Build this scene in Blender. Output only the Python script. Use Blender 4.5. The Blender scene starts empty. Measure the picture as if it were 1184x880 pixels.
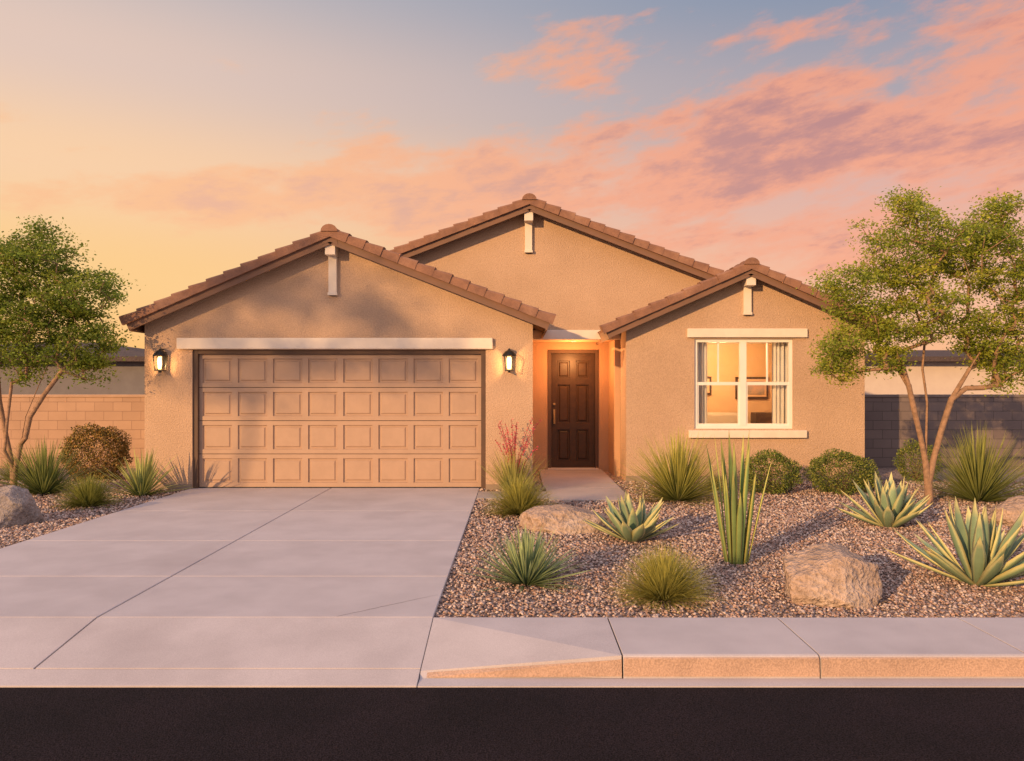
import bpy, math, random
import numpy as np
from mathutils import Vector, Matrix
R = math.radians
random.seed(7)
rng = np.random.default_rng(7)
scene = bpy.context.scene
COL = scene.collection

# ------------------------------------------------------------------ helpers
def link(ob, parent=None):
    COL.objects.link(ob)
    if parent is not None:
        ob.parent = parent
    return ob

def empty(name, loc=(0, 0, 0)):
    e = bpy.data.objects.new(name, None)
    e.empty_display_size = 0.3
    e.location = loc
    return link(e)

def mesh_ob(name, verts, faces, mat=None, parent=None, cols=None, smooth=False, loc=None):
    me = bpy.data.meshes.new(name)
    me.from_pydata([tuple(v) for v in verts], [], [tuple(f) for f in faces])
    if cols is not None:
        a = me.color_attributes.new("Col", 'FLOAT_COLOR', 'POINT')
        c = np.ones((len(verts), 4), dtype=np.float32)
        c[:, :3] = np.array(cols, dtype=np.float32)
        a.data.foreach_set("color", c.ravel())
    if smooth:
        me.polygons.foreach_set("use_smooth", [True] * len(me.polygons))
    me.update()
    ob = bpy.data.objects.new(name, me)
    if mat: me.materials.append(mat)
    if loc is not None: ob.location = loc
    return link(ob, parent)

def np_ob(name, verts, faces, mat=None, parent=None, cols=None, loc=None, smooth=False):
    me = bpy.data.meshes.new(name)
    nv = len(verts); nf, k = faces.shape
    me.vertices.add(nv); me.vertices.foreach_set("co", verts.astype(np.float32).ravel())
    me.loops.add(nf * k); me.loops.foreach_set("vertex_index", faces.astype(np.int32).ravel())
    me.polygons.add(nf); me.polygons.foreach_set("loop_start", np.arange(0, nf * k, k, dtype=np.int32))
    me.update(calc_edges=True)
    me.validate()
    if cols is not None:
        a = me.color_attributes.new("Col", 'FLOAT_COLOR', 'POINT')
        c = np.ones((nv, 4), dtype=np.float32); c[:, :3] = cols
        a.data.foreach_set("color", c.ravel())
    if smooth:
        me.polygons.foreach_set("use_smooth", [True] * len(me.polygons))
    ob = bpy.data.objects.new(name, me)
    if mat: me.materials.append(mat)
    if loc is not None: ob.location = loc
    return link(ob, parent)

def box(name, x0, x1, y0, y1, z0, z1, mat, parent=None, bevel=0.0):
    v = [(x0,y0,z0),(x1,y0,z0),(x1,y1,z0),(x0,y1,z0),(x0,y0,z1),(x1,y0,z1),(x1,y1,z1),(x0,y1,z1)]
    f = [(0,3,2,1),(4,5,6,7),(0,1,5,4),(1,2,6,5),(2,3,7,6),(3,0,4,7)]
    ob = mesh_ob(name, v, f, mat, parent)
    if bevel > 0:
        m = ob.modifiers.new("bevel", 'BEVEL'); m.width = bevel; m.segments = 2
    return ob

def prism(name, poly, y0, y1, mat, parent=None):
    """poly in (x,z), extruded y0..y1"""
    n = len(poly)
    v = [(x, y0, z) for x, z in poly] + [(x, y1, z) for x, z in poly]
    f = [tuple(range(n)), tuple(range(2*n-1, n-1, -1))]
    f += [(i, i+n, (i+1) % n + n, (i+1) % n) for i in range(n)]
    ob = mesh_ob(name, v, f, mat, parent)
    import bmesh
    bm = bmesh.new(); bm.from_mesh(ob.data); bmesh.ops.recalc_face_normals(bm, faces=bm.faces)
    bm.to_mesh(ob.data); bm.free()
    return ob

def xprism(name, prof, x0, x1, mat, parent=None, bevel=0.0):
    """profile in (y,z) extruded along x"""
    n = len(prof)
    v = [(x0, y, z) for y, z in prof] + [(x1, y, z) for y, z in prof]
    f = [tuple(range(n)), tuple(range(2*n-1, n-1, -1))]
    f += [(i, i+n, (i+1) % n + n, (i+1) % n) for i in range(n)]
    ob = mesh_ob(name, v, f, mat, parent)
    import bmesh
    bm = bmesh.new(); bm.from_mesh(ob.data); bmesh.ops.recalc_face_normals(bm, faces=bm.faces)
    bm.to_mesh(ob.data); bm.free()
    if bevel > 0:
        m = ob.modifiers.new("bevel", 'BEVEL'); m.width = bevel; m.segments = 2
    return ob

# ------------------------------------------------------------------ materials
class NT:
    def __init__(s, tree): s.t = tree; s.n = tree.nodes; s.l = tree.links
    def node(s, typ, **kw):
        nd = s.n.new(typ)
        for k, v in kw.items():
            if k == 'inputs':
                for kk, vv in v.items():
                    if isinstance(vv, bpy.types.NodeSocket): s.l.new(vv, nd.inputs[kk])
                    else: nd.inputs[kk].default_value = vv
            else: setattr(nd, k, v)
        return nd
    def math(s, op, a, b=0.0, c=0.0, clamp=False):
        nd = s.n.new('ShaderNodeMath'); nd.operation = op; nd.use_clamp = clamp
        for i, v in enumerate((a, b, c)):
            if isinstance(v, bpy.types.NodeSocket): s.l.new(v, nd.inputs[i])
            else: nd.inputs[i].default_value = v
        return nd.outputs[0]
    def mix(s, fac, a, b, mode='MIX'):
        nd = s.n.new('ShaderNodeMix'); nd.data_type = 'RGBA'; nd.blend_type = mode
        for i, v in ((0, fac), (6, a), (7, b)):
            if isinstance(v, bpy.types.NodeSocket): s.l.new(v, nd.inputs[i])
            elif i == 0: nd.inputs[0].default_value = v
            else: nd.inputs[i].default_value = (v[0], v[1], v[2], 1)
        return nd.outputs[2]
    def sstep(s, v, lo, hi):
        nd = s.n.new('ShaderNodeMapRange'); nd.interpolation_type = 'SMOOTHSTEP'
        s.l.new(v, nd.inputs[0]); nd.inputs[1].default_value = lo; nd.inputs[2].default_value = hi
        return nd.outputs[0]

def new_mat(name):
    m = bpy.data.materials.new(name); m.use_nodes = True
    t = NT(m.node_tree)
    b = m.node_tree.nodes['Principled BSDF']
    b.inputs['Specular IOR Level'].default_value = 0.3
    return m, t, b

def noise_mat(name, c1, c2, scale=3.0, rough=0.85, fine=120.0, bump=0.3, dist=0.004, c3=None, spec=0.3, fine_col=0.0, detail=4):
    m, t, b = new_mat(name)
    tc = t.node('ShaderNodeTexCoord').outputs['Object']
    n1 = t.node('ShaderNodeTexNoise', inputs={'Vector': tc, 'Scale': scale, 'Detail': float(detail), 'Roughness': 0.6})
    f = t.sstep(n1.outputs[0], 0.3, 0.7)
    col = t.mix(f, c1, c2)
    n2 = None
    if bump > 0 or fine_col > 0:
        n2 = t.node('ShaderNodeTexNoise', inputs={'Vector': tc, 'Scale': fine, 'Detail': 2.0, 'Roughness': 0.6})
    if c3 is not None:
        n3 = t.node('ShaderNodeTexNoise', inputs={'Vector': tc, 'Scale': scale*0.3, 'Detail': 4.0, 'Roughness': 0.65})
        col = t.mix(t.sstep(n3.outputs[0], 0.48, 0.75), col, c3)
    if fine_col > 0:
        g = t.sstep(n2.outputs[0], 0.3, 0.7)
        k = t.math('MULTIPLY_ADD', g, fine_col*2, 1-fine_col)
        cc = t.node('ShaderNodeCombineXYZ', inputs={0: k, 1: k, 2: k}).outputs[0]
        col = t.mix(1.0, col, cc, 'MULTIPLY')
    t.l.new(col, b.inputs['Base Color'])
    b.inputs['Roughness'].default_value = rough
    b.inputs['Specular IOR Level'].default_value = spec
    if bump > 0:
        bp = t.node('ShaderNodeBump', inputs={'Strength': bump, 'Distance': dist, 'Height': n2.outputs[0]})
        t.l.new(bp.outputs[0], b.inputs['Normal'])
    return m

def attr_mat(name, rough=0.6, transl=0.0, spec=0.25, bump=0.0, bscale=60, mult_noise=0.0):
    m, t, b = new_mat(name)
    a = t.node('ShaderNodeAttribute', attribute_name="Col").outputs['Color']
    col = a
    if mult_noise > 0:
        tc = t.node('ShaderNodeTexCoord').outputs['Object']
        n = t.node('ShaderNodeTexNoise', inputs={'Vector': tc, 'Scale': bscale*0.4, 'Detail': 2.0})
        k = t.math('MULTIPLY_ADD', n.outputs[0], mult_noise*2, 1-mult_noise)
        cc = t.node('ShaderNodeCombineXYZ', inputs={0: k, 1: k, 2: k}).outputs[0]
        col = t.mix(1.0, col, cc, 'MULTIPLY')
    t.l.new(col, b.inputs['Base Color'])
    b.inputs['Roughness'].default_value = rough
    b.inputs['Specular IOR Level'].default_value = spec
    if transl > 0:
        tr = t.node('ShaderNodeBsdfTranslucent'); t.l.new(col, tr.inputs[0])
        mx = t.node('ShaderNodeMixShader', inputs={0: transl, 1: b.outputs[0], 2: tr.outputs[0]})
        out = m.node_tree.nodes['Material Output']; t.l.new(mx.outputs[0], out.inputs[0])
    return m

def emis_mat(name, col, strength):
    m, t, b = new_mat(name)
    b.inputs['Base Color'].default_value = (*col, 1)
    b.inputs['Emission Color'].default_value = (*col, 1)
    b.inputs['Emission Strength'].default_value = strength
    return m

M_stucco = noise_mat("stucco", (0.51,0.355,0.25), (0.45,0.31,0.215), scale=0.9, fine=44, bump=0.9, dist=0.019, rough=0.95, spec=0.1, fine_col=0.11, detail=6)
M_stucco_entry = noise_mat("stucco_entry_glow_tint", (0.50,0.31,0.19), (0.45,0.28,0.17), scale=0.9, fine=46, bump=0.6, dist=0.012, rough=0.95, spec=0.1)  # house stucco with the entry's orange glow put into its colour
M_trim = noise_mat("cream_trim", (0.72,0.63,0.54), (0.66,0.575,0.49), scale=4, fine=60, bump=0.3, dist=0.006, rough=0.85)
M_garage = noise_mat("garage_door_paint", (0.41,0.275,0.195), (0.38,0.255,0.18), scale=5, fine=200, bump=0.12, dist=0.002, rough=0.55)
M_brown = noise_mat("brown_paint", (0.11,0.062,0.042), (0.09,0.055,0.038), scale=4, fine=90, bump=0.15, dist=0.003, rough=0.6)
M_fascia = noise_mat("fascia_paint", (0.20,0.11,0.075), (0.17,0.10,0.07), scale=4, fine=90, bump=0.15, dist=0.003, rough=0.7)
M_groove = noise_mat("dark_gap", (0.05,0.035,0.028), (0.04,0.03,0.025), bump=0)
M_door = noise_mat("front_door_paint", (0.065,0.033,0.016), (0.048,0.025,0.013), scale=12, fine=80, bump=0.15, dist=0.002, rough=0.42)
M_tile = noise_mat("roof_tile", (0.27,0.14,0.09), (0.19,0.10,0.07), scale=5, fine=70, bump=0.5, dist=0.006, rough=0.85, c3=(0.33,0.19,0.13), fine_col=0.12)
M_conc = noise_mat("concrete", (0.505,0.455,0.46), (0.44,0.395,0.40), scale=1.6, fine=160, bump=0.3, dist=0.004, rough=0.9, c3=(0.39,0.345,0.35), fine_col=0.10, detail=8)
M_conc_walk = noise_mat("walkway_concrete", (0.40,0.355,0.345), (0.35,0.31,0.30), scale=2.0, fine=160, bump=0.3, dist=0.004, rough=0.9, fine_col=0.10)
M_conc_kerb = noise_mat("kerb_concrete_sun_tint", (0.50,0.335,0.245), (0.40,0.27,0.20), scale=2.2, fine=90, bump=0.7, dist=0.01, rough=0.92, fine_col=0.18)  # concrete tinted with the orange sunlight on the kerb face
M_joint = noise_mat("joint_filler", (0.10,0.085,0.08), (0.07,0.06,0.06), bump=0)
M_asphalt = noise_mat("asphalt", (0.022,0.016,0.020), (0.015,0.012,0.015), scale=1.5, fine=110, bump=1.0, dist=0.02, rough=0.95, fine_col=0.85, spec=0.12)
M_earth = noise_mat("desert_soil", (0.30,0.21,0.16), (0.24,0.17,0.13), scale=0.5, fine=30, bump=0.4, dist=0.02, rough=0.95)
M_black = noise_mat("black_metal", (0.012,0.011,0.010), (0.016,0.014,0.013), bump=0, rough=0.4, spec=0.5)
M_white = noise_mat("window_vinyl", (0.76,0.73,0.68), (0.72,0.69,0.65), bump=0, rough=0.5)
M_leaf = attr_mat("leaf", rough=0.55, transl=0.45)
M_leaf_far = attr_mat("leaf_opaque", rough=0.7)
M_bark = noise_mat("bark", (0.36,0.22,0.14), (0.22,0.14,0.09), scale=14, fine=45, bump=0.8, dist=0.012, rough=0.9)
M_blade = attr_mat("succulent_leaf", rough=0.5, transl=0.0, spec=0.35, mult_noise=0.15, bscale=30)
M_grass = attr_mat("grass_blade", rough=0.6, transl=0.25)
M_stone = attr_mat("gravel_stone", rough=0.9)

def gravel_mat():
    m, t, b = new_mat("gravel_bed")
    tc = t.node('ShaderNodeTexCoord').outputs['Object']
    vo = t.node('ShaderNodeTexVoronoi', inputs={'Vector': tc, 'Scale': 38.0})
    sp = t.node('ShaderNodeSeparateColor', inputs={0: vo.outputs['Color']})
    cr = t.node('ShaderNodeValToRGB', inputs={0: sp.outputs[0]})
    e = cr.color_ramp.elements
    e[0].position = 0; e[0].color = (0.14,0.098,0.082,1)
    e[1].position = 1; e[1].color = (0.47,0.36,0.30,1)
    x = cr.color_ramp.elements.new(0.5); x.color = (0.29,0.20,0.165,1)
    t.l.new(cr.outputs[0], b.inputs['Base Color'])
    b.inputs['Roughness'].default_value = 0.95
    inv = t.math('SUBTRACT', 1.0, vo.outputs['Distance'])
    bp = t.node('ShaderNodeBump', inputs={'Strength': 1.0, 'Distance': 0.02, 'Height': inv})
    t.l.new(bp.outputs[0], b.inputs['Normal'])
    return m
M_gravel = gravel_mat()

def block_mat(name, c1, c2, cm):
    m, t, b = new_mat(name)
    tc = t.node('ShaderNodeTexCoord').outputs['Object']
    s = t.node('ShaderNodeSeparateXYZ', inputs={0: tc})
    xy = t.math('ADD', s.outputs[0], s.outputs[1])
    v = t.node('ShaderNodeCombineXYZ', inputs={0: xy, 1: s.outputs[2]}).outputs[0]
    br = t.node('ShaderNodeTexBrick', inputs={'Vector': v, 'Color1': (*c1,1), 'Color2': (*c2,1), 'Mortar': (*cm,1), 'Scale': 1.0,
        'Mortar Size': 0.006, 'Mortar Smooth': 0.3, 'Bias': 0.0, 'Brick Width': 0.4, 'Row Height': 0.2})
    n = t.node('ShaderNodeTexNoise', inputs={'Vector': tc, 'Scale': 60.0, 'Detail': 2.0})
    n2 = t.node('ShaderNodeTexNoise', inputs={'Vector': tc, 'Scale': 1.3, 'Detail': 3.0})
    k = t.math('MULTIPLY_ADD', n2.outputs[0], 0.5, 0.75)
    cc = t.node('ShaderNodeCombineXYZ', inputs={0: k, 1: k, 2: k}).outputs[0]
    t.l.new(t.mix(1.0, br.outputs[0], cc, 'MULTIPLY'), b.inputs['Base Color'])
    b.inputs['Roughness'].default_value = 0.95
    h = t.math('SUBTRACT', t.math('MULTIPLY', n.outputs[0], 0.3), br.outputs['Fac'])
    bp = t.node('ShaderNodeBump', inputs={'Strength': 0.6, 'Distance': 0.006, 'Height': h})
    t.l.new(bp.outputs[0], b.inputs['Normal'])
    return m
M_block_l = block_mat("block_sunlit", (0.44,0.285,0.195), (0.39,0.25,0.17), (0.29,0.18,0.125))  # left wall: orange sunlight put into the block colour
M_block_r = block_mat("block_shaded", (0.19,0.15,0.14), (0.15,0.12,0.115), (0.09,0.075,0.07))  # right wall: greyer and darker colour stands in for house shade

def tilefield_mat():
    m, t, b = new_mat("roof_tile_field")
    tc = t.node('ShaderNodeTexCoord').outputs['Object']
    s = t.node('ShaderNodeSeparateXYZ', inputs={0: tc})
    v = t.node('ShaderNodeCombineXYZ', inputs={0: s.outputs[1], 1: s.outputs[0]}).outputs[0]
    br = t.node('ShaderNodeTexBrick', inputs={'Vector': v, 'Color1': (0.26,0.15,0.10,1), 'Color2': (0.19,0.11,0.08,1), 'Mortar': (0.05,0.03,0.025,1),
        'Scale': 1.0, 'Mortar Size': 0.012, 'Brick Width': 0.30, 'Row Height': 0.34})
    t.l.new(br.outputs[0], b.inputs['Base Color'])
    b.inputs['Roughness'].default_value = 0.9
    bp = t.node('ShaderNodeBump', inputs={'Strength': 1.0, 'Distance': 0.03, 'Height': t.math('SUBTRACT', 1.0, br.outputs['Fac'])})
    t.l.new(bp.outputs[0], b.inputs['Normal'])
    return m
M_tilefield = tilefield_mat()

# ------------------------------------------------------------------ camera
cam = bpy.data.cameras.new("camera")
cam_ob = link(bpy.data.objects.new("camera", cam))
cam_ob.location = (0, 0, 1.75)
cam_ob.rotation_euler = (R(90), 0, 0)
cam.sensor_width = 36.0
cam.lens = 26.88
cam.shift_x = -0.0042
cam.shift_y = 0.0051
cam.clip_end = 1500
scene.camera = cam_ob

# ------------------------------------------------------------------ world + sun
SUN_EL = 13.0
SUN_AZ = 38.0
w = bpy.data.worlds.new("World"); scene.world = w; w.use_nodes = True
t = NT(w.node_tree)
for n in list(w.node_tree.nodes): w.node_tree.nodes.remove(n)
tc = t.node('ShaderNodeTexCoord').outputs['Generated']
s = t.node('ShaderNodeSeparateXYZ', inputs={0: tc})
X, Y, Z = s.outputs
lr = t.sstep(X, -0.60, 0.50)
def ramp(val, stops):
    cr = t.node('ShaderNodeValToRGB', inputs={0: val})
    el = cr.color_ramp.elements
    cr.color_ramp.interpolation = 'EASE'
    el[0].position = stops[0][0]; el[0].color = (*stops[0][1], 1)
    el[1].position = stops[-1][0]; el[1].color = (*stops[-1][1], 1)
    for p, c in stops[1:-1]:
        e = el.new(p); e.color = (*c, 1)
    return cr.outputs[0]
left = ramp(Z, [(0.0,(1.0,0.50,0.14)), (0.13,(1.0,0.60,0.22)), (0.25,(0.98,0.63,0.36)), (0.36,(0.80,0.58,0.47)), (0.48,(0.53,0.48,0.49)), (1.0,(0.50,0.50,0.60))])
right = ramp(Z, [(0.0,(0.92,0.42,0.20)), (0.12,(0.90,0.42,0.25)), (0.25,(0.72,0.40,0.32)), (0.33,(0.40,0.34,0.37)), (0.46,(0.20,0.26,0.37)), (1.0,(0.50,0.50,0.60))])
base = t.mix(lr, left, right)
ang = R(9)
xr = t.math('ADD', t.math('MULTIPLY', X, math.cos(ang)), t.math('MULTIPLY', Z, math.sin(ang)))
zr = t.math('SUBTRACT', t.math('MULTIPLY', Z, math.cos(ang)), t.math('MULTIPLY', X, math.sin(ang)))
cv = t.node('ShaderNodeCombineXYZ', inputs={0: t.math('MULTIPLY_ADD', xr, 4.0, 5.2), 1: t.math('MULTIPLY', Y, 1.0), 2: t.math('MULTIPLY_ADD', zr, 11.0, 7.6)}).outputs[0]
n1 = t.node('ShaderNodeTexNoise', inputs={'Vector': cv, 'Scale': 1.5, 'Detail': 7.0, 'Roughness': 0.60, 'Distortion': 0.1}).outputs[0]
n2 = t.node('ShaderNodeTexNoise', inputs={'Vector': cv, 'Scale': 4.5, 'Detail': 5.0, 'Roughness': 0.65}).outputs[0]
wid = t.math('MAXIMUM', t.math('MULTIPLY_ADD', X, 0.17, 0.095), 0.04)
dz = t.math('ABSOLUTE', t.math('SUBTRACT', Z, t.math('MULTIPLY_ADD', X, 0.05, 0.240)))
band = t.math('SUBTRACT', 1.0, t.math('DIVIDE', dz, wid))
band = t.math('MAXIMUM', band, -1.0)
xr_b = t.math('MULTIPLY', t.sstep(X, -0.30, 0.35), 0.07)
dens = t.math('ADD', n1, t.math('ADD', t.math('MULTIPLY', band, 0.12), xr_b))
cm = t.sstep(dens, 0.50, 0.68)
cm = t.math('MULTIPLY', cm, t.sstep(Z, 0.02, 0.12))
cloud_lit = t.mix(t.sstep(X, -0.5, 0.3), (1.0,0.52,0.25), (0.93,0.34,0.17))
cloud_dark = t.mix(t.sstep(X, -0.4, 0.4), (0.86,0.44,0.28), (0.52,0.20,0.17))
shade = t.sstep(t.math('ADD', dens, t.math('MULTIPLY', n2, 0.6)), 0.92, 1.16)
cloud = t.mix(shade, cloud_lit, cloud_dark)
sky = t.mix(t.math('MULTIPLY', cm, 0.86), base, cloud)
back = t.mix(t.sstep(Z, 0.0, 0.8), (0.84,0.65,0.62), (0.80,0.73,0.86))
bf = t.sstep(t.math('SUBTRACT', t.math('MULTIPLY', Z, 0.9), Y), -0.35, 0.35)
sky = t.mix(bf, sky, back)
ns = t.node('ShaderNodeTexSky', sky_type='NISHITA', sun_disc=False, sun_elevation=R(SUN_EL), sun_rotation=R(180+SUN_AZ))
sky = t.mix(0.06, sky, t.mix(1.0, ns.outputs[0], (0.3,0.3,0.3), 'MULTIPLY'))
bg = t.node('ShaderNodeBackground', inputs={0: sky, 1: 1.0})
out = t.node('ShaderNodeOutputWorld', inputs={0: bg.outputs[0]})
w.name = "sky"
w.cycles.sampling_method = 'MANUAL'; w.cycles.sample_map_resolution = 256

sun = bpy.data.lights.new("sun", 'SUN'); sun.energy = 5.0; sun.angle = R(0.6); sun.color = (1.0, 0.58, 0.245)
so = link(bpy.data.objects.new("sun", sun))
d = Vector((-math.sin(R(SUN_AZ))*math.cos(R(SUN_EL)), -math.cos(R(SUN_AZ))*math.cos(R(SUN_EL)), math.sin(R(SUN_EL))))
so.rotation_euler = d.to_track_quat('Z', 'Y').to_euler()
so.location = d*40

scene.view_settings.view_transform = 'Standard'
scene.view_settings.look = 'None'
scene.view_settings.exposure = 0

# ------------------------------------------------------------------ ground, road
prof = [(-300,-0.22),(4.9,-0.22),(5.4,-0.06),(600,-0.06)]
v=[];f=[]
for i,(y,z) in enumerate(prof): v += [(-500,y,z),(500,y,z)]
for i in range(3): f.append((2*i,2*i+1,2*i+3,2*i+2))
mesh_ob("ground", v, f, M_earth)
mesh_ob("road", [(-120,-5.5,-0.156),(120,-5.5,-0.156),(120,4.835,-0.156),(-120,4.835,-0.156)], [(0,1,2,3)], M_asphalt)

# driveway
drv = empty("driveway")
DX0, DXC, DX1 = -5.55, -3.17, -0.63
box("joint_bed", DX0+.01, DX1-.01, 5.80, 13.1, -0.1, -0.016, M_joint, drv)
ys = [5.785, 7.03, 8.64, 10.70, 13.10]
for i in range(4):
    for a, b_ in ((DX0, DXC-0.007), (DXC+0.007, DX1)):
        box("slab", a, b_, ys[i]+0.004, ys[i+1]-0.004, -0.09, 0.0, M_conc, drv, bevel=0.006)
for a, b_ in ((DX0, DXC-0.007), (DXC+0.007, DX1)):
    xprism("apron", [(5.781,-.15),(5.781,0),(5.03,-0.108),(5.03,-.2)], a, b_, M_conc, drv, bevel=0.003)
xprism("gutter_apron", [(5.022,-.25),(5.022,-.110),(4.83,-.146),(4.83,-.25)], DX0-0.1, DX1, M_conc, drv, bevel=0.003)
# hairline crack in the slab next to the apron
rc = random.Random(3); V=[];F=[]
for i in range(25):
    u=i/24; x=-1.36+u*0.70; y=5.80+u*0.60+rc.uniform(-.008,.008); h=0.0035*(1-abs(u-.4))
    V += [(x,y-h,0.0012),(x,y+h,0.0012)]
for i in range(24): F.append((2*i,2*i+2,2*i+3,2*i+1))
mesh_ob("crack", V, F, M_joint, drv)

# sidewalk with kerb
sw = empty("sidewalk")
kp = [(5.775,-.2),(5.775,0),(4.99,0),(4.972,-.006),(4.962,-.022),(4.955,-.13),(4.945,-.146),(4.945,-.2)]
xs = [0.69, 1.97, 3.33] + [3.33+1.36*k for k in range(1, 14)]
for i in range(len(xs)-1):
    xprism("kerb_slab", kp, xs[i]+0.005, xs[i+1]-0.005, M_conc, sw, bevel=0.003)
xprism("kerb_gutter", [(4.94,-.25),(4.94,-.142),(4.83,-.148),(4.83,-.25)], DX1+0.006, 22, M_conc, sw)
def flare(xa, xb):
    A=(xa,5.775,0);B=(xb,5.775,0);C=(xb,4.972,-.004);D=(xa,4.99,-.112)
    C2=(xb,4.955,-.146);D2=(xa,4.94,-.146);A2=(xa,5.775,-.2);B2=(xb,5.775,-.2)
    return [A,B,C,D,C2,D2,A2,B2],[(0,1,2),(0,2,3),(3,2,4,5),(0,3,5,6),(1,7,4,2),(0,6,7,1)]
v,f = flare(DX1+0.006, 0.684)
mesh_ob("kerb_flare", v, f, M_conc, sw)
mesh_ob("kerb_face_sun_tint", [(DX1+.05,4.9815,-.118),(0.684,4.9665,-.028),(0.684,4.951,-.132),(DX1+.05,4.945,-.138)], [(3,2,1,0)], M_conc_kerb, sw)  # thin skin over the flare carrying the painted sunlight tint
v,f = flare(DX0-0.006, DX0-1.32)
mesh_ob("kerb_flare", v, f, M_conc, sw)
xl = [DX0-1.33-1.36*k for k in range(0, 10)]
for i in range(len(xl)-1):
    xprism("kerb_slab", kp, xl[i+1]+0.005, xl[i]-0.005, M_conc, sw, bevel=0.003)
xprism("kerb_gutter", [(4.94,-.25),(4.94,-.142),(4.83,-.148),(4.83,-.25)], -20, DX0-0.11, M_conc, sw)
box("joint_bed", 0.69, 22, 4.99, 5.76, -.19, -0.02, M_joint, sw)
for i in range(len(xs)-1):
    xprism("kerb_face_sun_tint", [(4.959,-.012),(4.950,-.020),(4.943,-.130),(4.953,-.130)], xs[i]+0.008, xs[i+1]-0.008, M_conc_kerb, sw)  # thin skin on each kerb front, sunlight painted in its colour

# walkway
wk = empty("walkway")
for a,b_ in ((11.72,13.1),(13.11,14.5),(14.51,15.99)):
    box("slab", 0.50 if a < 13.1 else 0.47, 1.78, a, b_, -0.09, 0.004, M_conc_walk, wk, bevel=0.004)
box("slab", DX1+0.008, 0.495, 11.9, 12.65, -0.09, 0.002, M_conc_walk, wk, bevel=0.004)

# gravel beds
mesh_ob("gravel_ground", [(DX1,5.78,-0.03),(30,5.78,-0.03),(30,16.6,-0.03),(DX1,16.6,-0.03)], [(0,1,2,3)], M_gravel)
mesh_ob("gravel_ground", [(-30,5.78,-0.03),(DX0,5.78,-0.03),(DX0,16.6,-0.03),(-30,16.6,-0.03)], [(0,1,2,3)], M_gravel)

def gravel(name, x0, x1, y0, y1, dens_fn, keep):
    area = (x1-x0)*(y1-y0)
    N = int(area*1500)
    x = rng.uniform(x0,x1,N); y = rng.uniform(y0,y1,N)
    p = dens_fn(x,y)
    m = (rng.uniform(0,1,N) < p) & keep(x,y)
    x=x[m]; y=y[m]; n=len(x)
    r = rng.uniform(0.007,0.022,n)*(1+0.10*np.maximum(0,(y-7)))
    octa = np.array([[1,0,0],[0,1,0],[-1,0,0],[0,-1,0],[0,0,1],[0,0,-1]],float)
    vt = octa[None]*rng.uniform(0.6,1.2,(n,6,1))*r[:,None,None]
    vt[:,:,2] *= 0.7
    a = rng.uniform(0,6.28,n); ca,sa=np.cos(a),np.sin(a)
    tx = rng.uniform(-.5,.5,n)
    X_ = vt[:,:,0]*ca[:,None]-vt[:,:,1]*sa[:,None]
    Y_ = vt[:,:,0]*sa[:,None]+vt[:,:,1]*ca[:,None]
    Z_ = vt[:,:,2]+X_*tx[:,None]
    vt = np.stack([X_+x[:,None], Y_+y[:,None], Z_+(-0.028+r*0.5)[:,None]],-1)
    fc = np.array([[0,1,4],[1,2,4],[2,3,4],[3,0,4],[1,0,5],[2,1,5],[3,2,5],[0,3,5]])
    faces = (fc[None]+6*np.arange(n)[:,None,None]).reshape(-1,3)
    pal = np.array([[.37,.25,.205],[.25,.17,.14],[.48,.36,.30],[.15,.11,.10],[.58,.46,.39],[.32,.20,.155],[.42,.27,.205],[.28,.225,.21],[.51,.41,.36]])
    c = pal[rng.integers(0,len(pal),n)]*rng.uniform(.8,1.15,(n,1))
    np_ob(name, vt.reshape(-1,3), faces, M_stone, cols=np.repeat(c,6,axis=0))
def keep_r(x,y):
    walk = (x>0.48)&(x<1.80)&(y>11.70)
    link_ = (x<0.5)&(y>11.88)&(y<12.67)
    vis = (x < 0.72*y+0.6)
    return ~walk & ~link_ & vis
gravel("gravel_stones", DX1+0.01, 10.5, 5.79, 14.1, lambda x,y: np.clip(1.15-0.13*(y-6),0.25,1), keep_r)
gravel("gravel_stones", -10.8, DX0-0.01, 7.2, 14.5, lambda x,y: np.clip(1.0-0.11*(y-7),0.25,1), lambda x,y: (x>-0.74*y-0.3))

# ------------------------------------------------------------------ house
H = empty("stucco_house")

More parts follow.
